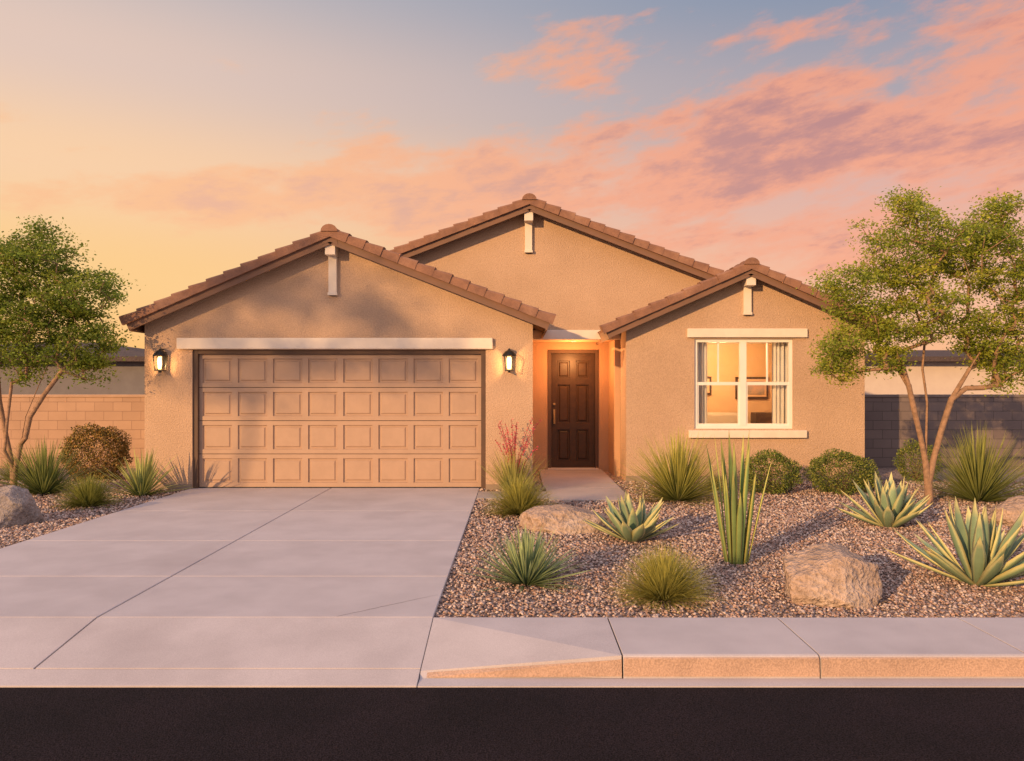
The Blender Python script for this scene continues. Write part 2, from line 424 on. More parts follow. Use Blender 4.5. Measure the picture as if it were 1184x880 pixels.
def gable_roof(tag, apex, tl, tr, yf, yb, wallY):
    th = 0.10
    for nm, tip in (("l", tl), ("r", tr)):
        dx, dz = tip[0]-apex[0], tip[1]-apex[1]
        L = math.hypot(dx, dz); ux, uz = dx/L, dz/L
        nx, nz = (-uz, ux) if ux > 0 else (uz, -ux)
        def P(s, h, y): return (apex[0]+ux*s+nx*h, y, apex[1]+uz*s+nz*h)
        v = [P(0.0,-0.03,yf+.16),P(L,-0.03,yf+.16),P(L,-0.03,yb),P(0.0,-0.03,yb),
             P(0.0,-th,yf+.16),P(L-.02,-th,yf+.16),P(L-.02,-th,yb),P(0.0,-th,yb)]
        f = [(0,1,2,3),(7,6,5,4),(0,4,5,1),(1,5,6,2),(2,6,7,3),(3,7,4,0)]
        mesh_ob(tag+"roof_"+nm, v, f, M_tilefield, H)
        v = [P(0.0,-.105,yf+.035),P(L-.03,-.105,yf+.035),P(L-.03,-.105,yb),P(0,-.105,yb),
             P(0.0,-.14,yf+.035),P(L-.03,-.14,yf+.035),P(L-.03,-.14,yb),P(0,-.14,yb)]
        mesh_ob(tag+"soffit_"+nm, v, f, M_brown, H)
        v = [P(0.0,-.10,yf),P(L-.02,-.10,yf),P(L-.02,-.10,yf+.032),P(0,-.10,yf+.032),
             P(0.0,-.235,yf),P(L-.02,-.235,yf),P(L-.02,-.235,yf+.032),P(0,-.235,yf+.032)]
        mesh_ob(tag+"fascia_"+nm, v, f, M_fascia, H)
        v = [P(L-.05,-.06,yf),P(L-.015,-.06,yf),P(L-.015,-.06,yb),P(L-.05,-.06,yb),
             P(L-.05,-.25,yf+.002),P(L-.015,-.25,yf+.002),P(L-.015,-.25,yb),P(L-.05,-.25,yb)]
        mesh_ob(tag+"eave_fascia_"+nm, v, f, M_fascia, H)
        V=[];F=[]
        step = 0.30; n = int(L/step)
        step = L/n
        for i in range(n):
            s0 = i*step - 0.01; s1 = (i+1)*step + 0.03
            h0 = 0.012 + random.uniform(-.004,.004); h1 = 0.048 + random.uniform(-.006,.006)
            yo = random.uniform(-.006,.006)
            ya = yf-0.045+yo; yb2 = yf+0.20
            for (s_, h_, g) in ((s0,h0,0.0),(s1,h1,0.014)):
                V += [P(s_,-.125,ya-g), P(s_,h_-.035,ya-g), P(s_,h_-.008,ya+.02-g), P(s_,h_,ya+.06), P(s_,h_,yb2-.03), P(s_,h_-.05,yb2), P(s_,-.095,yb2), P(s_,-.095,yf-.002),P(s_,-.125,yf-.002)]
            k = len(V)-18
            for j in range(9):
                F.append((k+j, k+(j+1)%9, k+9+(j+1)%9, k+9+j))
            F.append(tuple(k+j for j in range(9))); F.append(tuple(k+9+j for j in range(8,-1,-1)))
        ob = mesh_ob(tag+"rake_tiles_"+nm, V, F, M_tile, H)
        import bmesh
        bm = bmesh.new(); bm.from_mesh(ob.data); bmesh.ops.recalc_face_normals(bm, faces=bm.faces); bm.to_mesh(ob.data); bm.free()
    ax, az = apex
    prism(tag+"apex_board", [(ax-.13,az-.26),(ax,az-.215),(ax+.13,az-.26),(ax+.10,az-.07),(ax,az-.02),(ax-.10,az-.07)], yf-.006, yf+.03, M_fascia, H)
    prism(tag+"apex_tile", [(ax-.13,az-.135),(ax+.13,az-.135),(ax+.13,az-.03),(ax+.07,az+.045),(ax-.07,az+.045),(ax-.13,az-.03)], yf-.052, yf+.1, M_tile, H)
    V=[];F=[]
    y = yf-0.075
    while y < yb:
        for (yy, rr) in ((y, 0.14), (y+0.40, 0.115)):
            for j in range(9):
                a = math.pi*(j/8)
                V.append((ax+rr*math.cos(a), yy, az-0.05+rr*0.85*math.sin(a)))
        k=len(V)-18
        for j in range(8): F.append((k+j,k+j+1,k+10+j,k+9+j))
        F.append(tuple(k+j for j in range(9)))
        y += 0.36
    mesh_ob(tag+"ridge_caps", V, F, M_tile, H)

def roof_z(apex, tip, x, off):
    m = (tip[1]-apex[1])/(tip[0]-apex[0])
    return apex[1]+m*(x-apex[0]) - off

BACK = 26.0
gA, gL, gR = (-3.10,4.36), (-6.55,2.88), (0.62,2.90)
GX0, GX1 = -6.32, 0.28
gable_roof("garage_", gA, gL, gR, 12.72, 22, 13.0)
o = 0.15
poly = [(GX0,-.1),(GX0,roof_z(gA,gL,GX0,o)),(gA[0],gA[1]-o),(GX1,roof_z(gA,gR,GX1,o)),(GX1,-.1),(-0.52,-.1),(-0.52,2.36),(-5.51,2.36),(-5.51,-.1)]
prism("garage_front_wall", poly, 13.0, 13.2, M_stucco, H)
box("garage_side_wall_l", GX0, GX0+.2, 13.2, BACK, -.1, 2.88, M_stucco, H)
box("garage_side_wall_r", GX1-.2, GX1, 13.2, 16.0, -.1, 2.85, M_stucco, H)
box("garage_interior_back", GX0+.2, GX1-.2, 13.6, 13.7, -.1, 2.8, M_groove, H)
box("garage_header_trim", -5.75, -0.40, 12.93, 13.06, 2.372, 2.56, M_trim, H, bevel=0.01)
box("garage_jamb_l", -5.51, -5.43, 13.03, 13.19, 0, 2.36, M_brown, H)
box("garage_jamb_r", -0.60, -0.52, 13.03, 13.19, 0, 2.36, M_brown, H)
box("garage_head_jamb", -5.43, -0.60, 13.035, 13.19, 2.29, 2.36, M_brown, H)
M_screed = noise_mat("weep_screed", (0.30,0.23,0.18),(0.25,0.19,0.15), bump=0)
box("wall_foot_l", GX0-.004, -5.512, 12.985, 12.999, -.1, 0.075, M_screed, H)
box("wall_foot_r", -0.518, GX1+.004, 12.985, 12.999, -.1, 0.075, M_screed, H)

def panelled(name, x0, x1, z0, z1, cols, rows, y, mat, gapx, gapz, parent, depth=0.02, rowh=None, mx=None, mz=None):
    V=[];F=[]
    def quad(pts):
        k=len(V); V.extend(pts); F.append(tuple(range(k,k+4)))
    rowh = rowh or [1.0/rows]*rows
    mx = gapx if mx is None else mx; mz = gapz if mz is None else mz
    W = x1-x0-2*mx; pw = (W-(cols-1)*gapx)/cols
    xs_=[x0]; 
    for c in range(cols):
        a = x0+mx+c*(pw+gapx); xs_ += [a, a+pw]
    xs_.append(x1)
    Hh = z1-z0-2*mz-(rows-1)*gapz
    zs_=[z0]; zc = z0+mz
    for r in range(rows):
        zs_ += [zc, zc+Hh*rowh[r]]; zc += Hh*rowh[r]+gapz
    zs_.append(z1)
    for i in range(len(xs_)-1):
        for j in range(len(zs_)-1):
            a,b_,c,d_ = xs_[i],xs_[i+1],zs_[j],zs_[j+1]
            if i%2==1 and j%2==1:
                rings = [(0,0),(0.010,depth),(0.035,depth),(0.055,depth*0.4)]
                pr=None
                for ins,dy in rings:
                    cur=[(a+ins,y+dy,c+ins),(b_-ins,y+dy,c+ins),(b_-ins,y+dy,d_-ins),(a+ins,y+dy,d_-ins)]
                    if pr:
                        for q in range(4): quad([pr[q],pr[(q+1)%4],cur[(q+1)%4],cur[q]])
                    pr=cur
                quad(pr)
            else: quad([(a,y,c),(b_,y,c),(b_,y,d_),(a,y,d_)])
    quad([(x0,y,z1),(x1,y,z1),(x1,y+.04,z1),(x0,y+.04,z1)])
    quad([(x0,y+.04,z0),(x1,y+.04,z0),(x1,y,z0),(x0,y,z0)])
    return mesh_ob(name, V, F, mat, parent)

GH = 2.29
for r in range(4):
    z0 = 0.012 + r*(GH-0.012)/4
    panelled("garage_door_section", -5.43, -0.60, z0+.005, z0+(GH-0.012)/4-.005, 8, 1, 13.10, M_garage, 0.10, 0.08, H, depth=0.026, mx=0.055, mz=0.072)
box("garage_door_backing", -5.43, -0.60, 13.137, 13.17, 0.0, GH, M_groove, H)
box("garage_door_seal", -5.43, -0.60, 13.095, 13.13, 0.001, 0.014, M_black, H)

# right wing
rA, rL, rR = (4.26,4.00), (1.57,2.82), (6.88,2.85)
RX0, RX1, RY = 2.04, 6.47, 14.2
gable_roof("wing_", rA, rL, rR, 13.88, 20, RY)
WX0, WX1, WZ0, WZ1 = 3.31, 5.14, 0.95, 2.62
zl = roof_z(rA,rL,RX0,o); zr_ = roof_z(rA,rR,RX1,o)
prism("wing_front_wall_top", [(RX0,WZ1),(RX0,zl),(rA[0],rA[1]-o),(RX1,zr_),(RX1,WZ1)], RY, RY+.2, M_stucco, H)
prism("wing_front_wall_low", [(RX0,-.1),(RX0,WZ1),(WX0,WZ1),(WX0,WZ0),(WX1,WZ0),(WX1,WZ1),(RX1,WZ1),(RX1,-.1)], RY, RY+.2, M_stucco, H)
box("wing_side_wall_l", RX0, RX0+.2, RY+.2, 16.2, -.1, zl, M_stucco, H)
box("wing_side_wall_r", RX1-.2, RX1, RY+.2, BACK, -.1, zr_, M_stucco, H)
box("rear_wall", GX0+.2, RX1-.2, BACK-.2, BACK, -.1, 2.9, M_stucco, H)
box("wall_foot_wing", RX0-.004, RX1+.004, RY-.015, RY-.001, -.1, 0.075, M_screed, H)

# central gable
cA = (0.25,5.36); cL=(-6.0,2.95); cR=(6.5,2.95)
gable_roof("main_", cA, cL, cR, 14.68, BACK+.3, 15.0)
prism("main_gable_wall", [(-5.6,2.65),(-5.6,roof_z(cA,cL,-5.6,o)),(cA[0],cA[1]-o),(6.1,roof_z(cA,cR,6.1,o)),(6.1,2.65)], 15.0, 15.2, M_stucco, H)
box("entry_lintel_trim", GX1+.002, RX0-.002, 14.94, 15.06, 2.655, 2.84, M_trim, H, bevel=0.008)
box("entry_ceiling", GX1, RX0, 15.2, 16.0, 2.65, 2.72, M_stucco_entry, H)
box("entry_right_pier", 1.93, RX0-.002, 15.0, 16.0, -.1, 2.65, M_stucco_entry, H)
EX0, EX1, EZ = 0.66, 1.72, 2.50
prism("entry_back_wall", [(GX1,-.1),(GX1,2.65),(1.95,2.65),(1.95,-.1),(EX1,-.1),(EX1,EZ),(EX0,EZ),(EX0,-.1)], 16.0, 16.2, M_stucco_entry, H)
box("door_frame_l", EX0, EX0+.07, 15.985, 16.1, 0, EZ, M_brown, H)
box("door_frame_r", EX1-.07, EX1, 15.985, 16.1, 0, EZ, M_brown, H)
box("door_frame_t", EX0+.07, EX1-.07, 15.985, 16.1, EZ-.07, EZ, M_brown, H)
panelled("front_door", EX0+.075, EX1-.075, 0.03, EZ-.075, 2, 3, 16.05, M_door, 0.13, 0.14, H, depth=0.03, rowh=[0.36,0.44,0.20], mx=0.13, mz=0.15)
box("door_threshold", EX0, EX1, 15.93, 16.2, 0.004, 0.03, M_trim, H)
M_brass = noise_mat("aged_brass", (0.35,0.24,0.12),(0.3,0.2,0.1), bump=0, rough=0.35); 
box("door_handle_plate", EX0+.115, EX0+.155, 16.025, 16.05, 0.95, 1.25, M_brass, H, bevel=0.004)
box("door_handle_grip", EX0+.125, EX0+.145, 15.98, 16.0, 0.98, 1.18, M_brass, H, bevel=0.006)
box("door_deadbolt", EX0+.11, EX0+.16, 16.02, 16.05, 1.34, 1.39, M_brass, H, bevel=0.01)

for nm, x, z0, z1, yw, yf in (("garage", -3.11, 3.28, 4.14, 13.0, 12.76), ("main", 0.24, 4.35, 5.13, 15.0, 14.72), ("wing", 4.28, 3.06, 3.78, 14.2, 13.92)):
    box(nm+"_gable_post", x-.07, x+.07, yw-.07, yw+.01, z0, z1, M_trim, H, bevel=0.006)
    box(nm+"_gable_outlooker", x-.085, x+.085, yf, yw+.01, z1-.20, z1-.02, M_trim, H, bevel=0.006)
    box(nm+"_gable_post_foot", x-.08, x+.08, yw-.085, yw+.01, z0, z0+.05, M_trim, H, bevel=0.006)

# window of the wing
wy = RY+0.04
box("window_head_trim", 3.17, 5.39, RY-.06, RY+.03, 2.645, 2.81, M_trim, H, bevel=0.008)
box("window_sill_trim", 3.19, 5.37, RY-.09, RY+.03, 0.785, 0.925, M_trim, H, bevel=0.01)
fw = 0.06
box("window_frame_l", WX0, WX0+fw, wy, wy+.08, WZ0, WZ1, M_white, H)
box("window_frame_r", WX1-fw, WX1, wy, wy+.08, WZ0, WZ1, M_white, H)
box("window_frame_t", WX0+fw, WX1-fw, wy, wy+.08, WZ1-fw, WZ1, M_white, H)
box("window_frame_b", WX0+fw, WX1-fw, wy, wy+.08, WZ0, WZ0+fw, M_white, H)
mid = (WX0+WX1)/2
box("window_mullion", mid-.06, mid+.06, wy-.005, wy+.08, WZ0+fw, WZ1-fw, M_white, H)
zm = 1.79
for a,b_ in ((WX0+fw, mid-.06),(mid+.06, WX1-fw)):
    box("window_meeting_rail", a, b_, wy+.01, wy+.06, zm-.03, zm+.03, M_white, H)
    c = (a+b_)/2
    for q in (a, b_-.028):
        box("window_sash_stile", q, q+.028, wy+.015, wy+.055, WZ0+fw, zm-.03, M_white, H)
    box("window_sash_rail", a+.028, b_-.028, wy+.015, wy+.055, WZ0+fw, WZ0+fw+.035, M_white, H)
    box("window_muntin", c-.015, c+.015, wy+.03, wy+.05, zm+.03, WZ1-fw, M_white, H)
gm, tt, bb = new_mat("window_glass")
tr = tt.node('ShaderNodeBsdfTransparent'); tr.inputs[0].default_value=(0.93,0.95,0.94,1)
gl = tt.node('ShaderNodeBsdfGlossy'); gl.inputs['Roughness'].default_value=0.01
fr = tt.node('ShaderNodeFresnel', inputs={0:1.5})
fa = tt.math('MULTIPLY_ADD', fr.outputs[0], 1.1, 0.01)
mx = tt.node('ShaderNodeMixShader', inputs={0: fa, 1: tr.outputs[0], 2: gl.outputs[0]})
tt.l.new(mx.outputs[0], gm.node_tree.nodes['Material Output'].inputs[0])
mesh_ob("window_pane", [(WX0+fw,wy+.045,WZ0+fw),(WX1-fw,wy+.045,WZ0+fw),(WX1-fw,wy+.045,WZ1-fw),(WX0+fw,wy+.045,WZ1-fw)], [(0,1,2,3)], gm, H)
M_room = noise_mat("room_wall", (0.60,0.41,0.26),(0.57,0.39,0.25), bump=0)
M_roomfloor = noise_mat("room_floor", (0.25,0.15,0.09),(0.2,0.12,0.07), bump=0)
box("room_back", 2.3, 6.2, 17.4, 17.5, -.05, 2.75, M_room, H)
box("room_left", 2.25, 2.3, RY+.2, 17.4, -.05, 2.75, M_room, H)
box("room_right", 6.2, 6.25, RY+.2, 17.4, -.05, 2.75, M_room, H)
box("room_ceiling", 2.3, 6.2, RY+.2, 17.4, 2.70, 2.75, M_white, H)
box("room_floor", 2.3, 6.2, RY+.2, 17.4, -.05, 0.0, M_roomfloor, H)
M_curt = noise_mat("curtain_cloth", (0.70,0.67,0.66),(0.64,0.61,0.60), bump=0, rough=0.9)
def curtain(x0, x1, y, z0, z1):
    n=60; V=[];F=[]
    for i in range(n+1):
        u=i/n; x=x0+(x1-x0)*u; yy=y+0.03*math.sin(u*math.pi*2*(x1-x0)/0.075)+0.01*math.sin(u*17)
        V += [(x,yy,z0),(x,yy,z1)]
    for i in range(n): F.append((2*i,2*i+2,2*i+3,2*i+1))
    mesh_ob("curtain", V, F, M_curt, H, smooth=True)
curtain(3.30, 3.62, RY+.27, 0.6, 2.68)
curtain(4.84, 5.16, RY+.27, 0.6, 2.68)
def picture(x, z, w_, h_, col):
    box("picture_frame", x-w_/2, x+w_/2, 17.35, 17.395, z-h_/2, z+h_/2, M_door, H)
    box("picture_mat", x-w_/2+.05, x+w_/2-.05, 17.335, 17.352, z-h_/2+.05, z+h_/2-.05, M_room, H)
    m = noise_mat("picture_art", col, (0.5,0.3,0.2), scale=6, bump=0)
    box("picture_art", x-w_/2+.10, x+w_/2-.10, 17.32, 17.337, z-h_/2+.10, z+h_/2-.10, m, H)
picture(5.35, 1.70, 0.74, 0.50, (0.25,0.22,0.2))
picture(4.22, 1.75, 0.42, 0.42, (0.4,0.3,0.2))
M_cloth = noise_mat("armchair_cloth", (0.45,0.40,0.36),(0.4,0.35,0.3), bump=0.2)
box("sofa_seat", 3.3, 5.0, 16.4, 17.2, 0.15, 0.55, M_cloth, H, bevel=0.06)
box("sofa_back", 3.3, 5.0, 17.0, 17.25, 0.5, 1.15, M_cloth, H, bevel=0.06)
box("sofa_arm", 5.0, 5.2, 16.4, 17.25, 0.15, 0.8, M_cloth, H, bevel=0.05)
box("cabinet", 5.3, 5.9, 16.9, 17.3, 0.0, 1.15, M_door, H, bevel=0.01)
rl = bpy.data.lights.new("room_lamp", 'POINT'); rl.energy = 190; rl.color=(1.0,0.56,0.23); rl.shadow_soft_size=0.15
ro = link(bpy.data.objects.new("room_lamp", rl), H); ro.location=(4.2,15.9,2.45)

# entry ceiling light
M_bulb = emis_mat("lamp_glow", (1.0,0.60,0.24), 3.6)
M_bulb2 = emis_mat("recessed_lamp_glow", (1.0,0.6,0.28), 1.2)
bpy.ops.mesh.primitive_cylinder_add(vertices=24, radius=0.05, depth=0.01, location=(1.15,15.4,2.643))
cl = bpy.context.object; cl.name="porch_ceiling_lamp"; cl.data.materials.append(M_bulb2); cl.parent=H
pl = bpy.data.lights.new("porch_light", 'POINT'); pl.energy=72; pl.color=(1.0,0.42,0.13); pl.shadow_soft_size=0.09
po = link(bpy.data.objects.new("porch_light", pl), H); po.location=(1.15,15.40,2.25)

def lantern(x, z):
    E = empty("wall_lantern", (x, 12.86, z))
    def bx(n,*a,m=M_black,bv=0.0): return box(n,*a,m,E,bevel=bv)
    bx("back_plate",-.045,.045,.115,.138,-.10,.16, bv=.006)
    bx("arm",-.012,.012,0.0,.12,.185,.21)
    bx("arm_drop",-.012,.012,-.012,.012,.15,.2)
    V=[];F=[]
    for (r,zz) in ((.115,.075),(.12,.095),(.07,.155),(.025,.18),(0.014,.20)):
        for j in range(16):
            a=j/16*2*math.pi; V.append((r*math.cos(a),r*math.sin(a),zz))
    for i in range(4):
        for j in range(16): F.append((i*16+j,i*16+(j+1)%16,(i+1)*16+(j+1)%16,(i+1)*16+j))
    F.append(tuple(range(15,-1,-1)))
    mesh_ob("hood",V,F,M_black,E)
    for sx in (-1,1):
        for sy in (-1,1):
            v=[]; 
            for (r,zz) in ((.058,-.15),(.080,.08)):
                for (ax,ay) in ((-1,-1),(1,-1),(1,1),(-1,1)): v.append((sx*r+ax*.009, sy*r+ay*.009, zz))
            mesh_ob("corner_bar",v,[(0,1,5,4),(1,2,6,5),(2,3,7,6),(3,0,4,7)],M_black,E)
    bx("base",-.070,.070,-.070,.070,-.172,-.145, bv=.004)
    bx("finial",-.02,.02,-.02,.02,-.20,-.172, bv=.006)
    V=[];F=[]
    for zz,r in ((-.14,.030),(-.12,.036),(.03,.044),(.07,.03)):
        for j in range(14):
            a=j/14*2*math.pi; V.append((r*math.cos(a),r*math.sin(a),zz))
    for i in range(3):
        for j in range(14): F.append((i*14+j,i*14+(j+1)%14,(i+1)*14+(j+1)%14,(i+1)*14+j))
    mesh_ob("glowing_glass",V,F,M_bulb,E,smooth=True)
    L = bpy.data.lights.new("lantern_light",'POINT'); L.energy=13; L.color=(1.0,0.54,0.20); L.shadow_soft_size=0.03
    lo = link(bpy.data.objects.new("lantern_light",L),E); lo.location=(0,-0.10,-0.06)
lantern(-5.99, 2.17)
lantern(-0.12, 2.17)

# ------------------------------------------------------------------ block walls
def bwall(x0,x1,mat,capmat):
    E = empty("block_wall")
    box("blocks", x0,x1,16.5,16.7,-.1,1.50,mat,E)
    box("cap", x0,x1,16.48,16.72,1.502,1.56,capmat,E,bevel=0.006)
M_cap_l = noise_mat("cap_sunlit",(0.45,0.30,0.21),(0.40,0.26,0.18))  # coping with sunlight in its colour, like the left blocks
M_cap_r = noise_mat("cap_shaded",(0.20,0.16,0.15),(0.16,0.13,0.12))  # coping darkened for shade, like the right blocks
bwall(-30, GX0-.002, M_block_l, M_cap_l)
bwall(RX1+.002, 30, M_block_r, M_cap_r)

M_nw1 = noise_mat("neighbour_stucco_grey",(0.17,0.16,0.17),(0.15,0.14,0.15))
M_nw2 = noise_mat("neighbour_stucco_cream",(0.58,0.50,0.44),(0.54,0.46,0.41))
M_nr = noise_mat("neighbour_roof",(0.09,0.065,0.06),(0.07,0.052,0.05), fine=12, bump=0.8, dist=0.05)
def neighbour(x0,x1,y0,y1,ze,zr,wm,wins):
    E = empty("neighbouring_house")
    box("walls",x0,x1,y0,y1,-.1,ze,wm,E)
    o_=.5; my=(y0+y1)/2; hx=(y1-y0)/2*0.9
    V=[(x0-o_,y0-o_,ze-.05),(x1+o_,y0-o_,ze-.05),(x1+o_,y1+o_,ze-.05),(x0-o_,y1+o_,ze-.05),
       (x0-o_,y0-o_,ze+.1),(x1+o_,y0-o_,ze+.1),(x1+o_,y1+o_,ze+.1),(x0-o_,y1+o_,ze+.1),
       (x0+hx,my,zr),(x1-hx,my,zr)]
    F=[(3,2,1,0),(0,1,5,4),(1,2,6,5),(2,3,7,6),(3,0,4,7),(4,5,9,8),(5,6,9),(6,7,8,9),(7,4,8)]
    mesh_ob("hip_roof",V,F,M_nr,E)
    for u in wins:
        wx = x0+(x1-x0)*u
        box("window",wx-.5,wx+.5,y0-.02,y0+.02,1.0,2.1,M_groove,E)
        box("window_trim",wx-.6,wx+.6,y0-.03,y0+.01,2.102,2.2,M_trim,E)
neighbour(-26,-11.5,24,34,2.55,3.4,M_nw1,(0.2,0.5))
neighbour(10.2,26,24,34,2.55,3.1,M_nw2,(0.45,0.8))

# ------------------------------------------------------------------ vegetation
def tree(name, base, stems, lobes, n_clusters, per, pal, seed, csig=0.10, leaf=(0.032,0.055), tw=0.006, shell=0.5, lmat=None):
    rg = np.random.default_rng(seed)
    nodes=[]; par=[]
    nodes.append(np.array(base,float)); par.append(-1)
    for st in stems:
        p = st[0]
        for q in st[1]:
            nodes.append(np.array(q,float)); par.append(p); p=len(nodes)-1
    C=[]
    vol=np.array([l[3]**2 for l in lobes]); vol=vol/vol.sum()
    while len(C)<n_clusters:
        l=lobes[rg.choice(len(lobes),p=vol)]
        d_=rg.normal(size=3); d_/=np.linalg.norm(d_)
        rr=l[3]*rg.uniform(0.1,1.0)**shell*rg.uniform(.85,1.12)
        C.append(np.array([l[0],l[1],l[2]])+d_*rr*np.array([1,1,0.82]))
    origin=np.array(base)+np.array([0,0,1.2])
    C.sort(key=lambda c: np.linalg.norm(c-origin))
    for c in C:
        A=np.array(nodes[2:]); dd=np.linalg.norm(A-c,axis=1)+0.35*np.maximum(0,A[:,2]-c[2]+0.05)*3
        j=int(np.argmin(dd))+2
        p0=nodes[j]; L=np.linalg.norm(c-p0); k=max(1,int(L/0.22)); p=j
        for i in range(1,k+1):
            u=i/k
            q=p0+(c-p0)*u+rg.normal(size=3)*0.03*(u<1)+np.array([0,0,0.10*L*math.sin(u*math.pi)])
            nodes.append(q); par.append(p); p=len(nodes)-1
    n=len(nodes)
    r2=np.zeros(n); ch=np.zeros(n,int)
    for i in range(n): 
        if par[i]>=0: ch[par[i]]+=1
    e_=2.3
    for i in range(n-1,-1,-1):
        if ch[i]==0: r2[i]+=tw**e_
        if par[i]>=0: r2[par[i]]+=r2[i]
    rad=r2**(1/e_)
    V=[];F=[]
    for i in range(1,n):
        a=nodes[par[i]]; b_=nodes[i]; d_=b_-a; L=np.linalg.norm(d_)
        if L<1e-5: continue
        d_/=L; up=np.array([0,0,1.]) if abs(d_[2])<.9 else np.array([1.,0,0])
        s1=np.cross(d_,up); s1/=np.linalg.norm(s1); s2=np.cross(d_,s1)
        ra=min(rad[par[i]], rad[i]*1.35); rb=rad[i]; k=len(V); m=8 if rb>.02 else 4
        for (pp,r_) in ((a-d_*ra*0.3,ra),(b_+d_*rb*0.3,rb)):
            for j in range(m):
                an=2*math.pi*j/m; V.append(pp+(s1*math.cos(an)+s2*math.sin(an))*r_)
        for j in range(m): F.append((k+j,k+(j+1)%m,k+m+(j+1)%m,k+m+j))
    E = empty(name, base)
    off=np.array(base)
    mesh_ob("trunk_and_limbs",[v_-off for v_ in V],F,M_bark,E,smooth=True)
    Ca=np.array(C)
    idx=np.repeat(np.arange(len(Ca)),per)
    N=len(idx)
    sg=csig*rg.uniform(0.55,1.35,len(Ca))
    P_=Ca[idx]+rg.normal(size=(N,3))*sg[idx][:,None]*np.array([1.25,1.25,0.6])
    l=rg.uniform(leaf[0],leaf[1],N); w_=l*rg.uniform(0.4,0.6,N)
    d_=rg.normal(size=(N,3)); d_[:,2]*=.6; d_/=np.linalg.norm(d_,axis=1)[:,None]
    e=rg.normal(size=(N,3)); e[:,2]*=.6; e-= (e*d_).sum(1)[:,None]*d_; e/=np.linalg.norm(e,axis=1)[:,None]
    v4=np.stack([P_, P_+d_*(l*.5)[:,None]+e*(w_*.5)[:,None], P_+d_*l[:,None], P_+d_*(l*.5)[:,None]-e*(w_*.5)[:,None]],1)
    pal=np.array(pal)
    cb=pal[rg.integers(0,len(pal),len(Ca))][idx]*0.6+pal[rg.integers(0,len(pal),N)]*0.4
    cb*=rg.uniform(.75,1.25,(N,1))
    np_ob("foliage",(v4-off).reshape(-1,3),np.arange(N*4).reshape(-1,4),lmat or M_leaf,E,cols=np.repeat(cb,4,axis=0))

pal_g=[(0.36,0.40,0.05),(0.27,0.34,0.045),(0.46,0.45,0.06),(0.18,0.25,0.035),(0.31,0.37,0.05)]
ty=11.4
tree("palo_verde_tree",(6.16,ty,-.03),
     [(0,[(6.14,ty,.3),(6.10,ty,.62)]),
      (2,[(6.02,ty-.03,.95),(5.90,ty-.08,1.35),(5.80,ty-.1,1.75),(5.66,ty-.15,2.15)]),
      (2,[(6.14,ty+.05,1.0),(6.18,ty+.1,1.5),(6.12,ty+.12,2.0),(6.15,ty+.1,2.5)]),
      (1,[(6.22,ty,.65),(6.33,ty-.02,1.1),(6.46,ty-.05,1.55),(6.70,ty-.1,2.0),(6.95,ty-.1,2.4)])],
     [(5.85,ty,3.72,.88),(7.10,ty,3.72,.80),(4.98,ty,3.15,.54),(4.76,ty-.1,2.30,.44),(5.98,ty-.1,2.85,.70),(6.99,ty,2.45,.58),(5.78,ty,4.40,.34),(7.15,ty,4.30,.36),(7.8,ty,3.0,.68),(5.3,ty,2.6,.50),(4.85,ty-.1,2.0,.32),(7.35,ty-.1,2.05,.46),(5.5,ty-.1,2.15,.30)],
     640,92,pal_g,3,leaf=(0.038,0.062),csig=.088)
pal_l=[(0.24,0.33,0.05),(0.18,0.26,0.04),(0.32,0.37,0.055),(0.13,0.19,0.03)]
ty=12.5
tree("palo_verde_tree",(-8.22,ty,-.03),
     [(0,[(-8.2,ty,.35),(-8.10,ty,.8),(-8.02,ty,1.25),(-7.83,ty,1.7),(-7.65,ty,2.1)]),
      (0,[(-8.27,ty+.05,.45),(-8.38,ty+.05,.95),(-8.45,ty,1.5),(-8.5,ty,2.1)]),
      (2,[(-7.96,ty-.1,.9),(-7.85,ty-.15,1.25),(-7.6,ty-.2,1.6),(-7.3,ty-.2,2.0)]),
      (1,[(-8.3,ty-.1,.7),(-8.22,ty-.15,1.2),(-8.15,ty-.15,1.8)])],
     [(-7.8,ty,3.72,.62),(-7.05,ty,3.25,.60),(-8.15,ty,2.9,.80),(-6.90,ty,2.5,.48),(-8.95,ty,3.4,.85),(-7.6,ty,2.35,.55),(-7.78,ty,4.15,.34),(-8.8,ty,2.5,.65),(-7.5,ty,2.95,.5),(-6.95,ty,2.05,.32),(-8.4,ty,4.0,.45),(-8.0,ty-.1,2.05,.35)],
     540,85,pal_l,5,leaf=(0.042,0.068),csig=.090)

# unseen tree added across the street to dapple the low sun on the garage
bx_, by_, h_ = -21.2, -9.0, 8.7
tree("added_shade_tree",(bx_,by_,-.2),
  [(0,[(bx_,by_,1.5),(bx_+.1,by_,3.2),(bx_+.05,by_+.1,4.8)]),
   (2,[(bx_-.5,by_,4.6),(bx_-1.0,by_,5.8)]),(2,[(bx_+.6,by_,4.7),(bx_+1.1,by_,5.9)])],
  [(bx_-1.2,by_,h_,1.1),(bx_+.9,by_,h_+.5,1.2),(bx_,by_,h_+1.4,1.0),(bx_+2.3,by_,h_+.2,.9)],
  70,45,[(0.10,.14,.03),(.07,.11,.025)],31,csig=.24,leaf=(.12,.20),tw=.012,lmat=M_leaf_far)

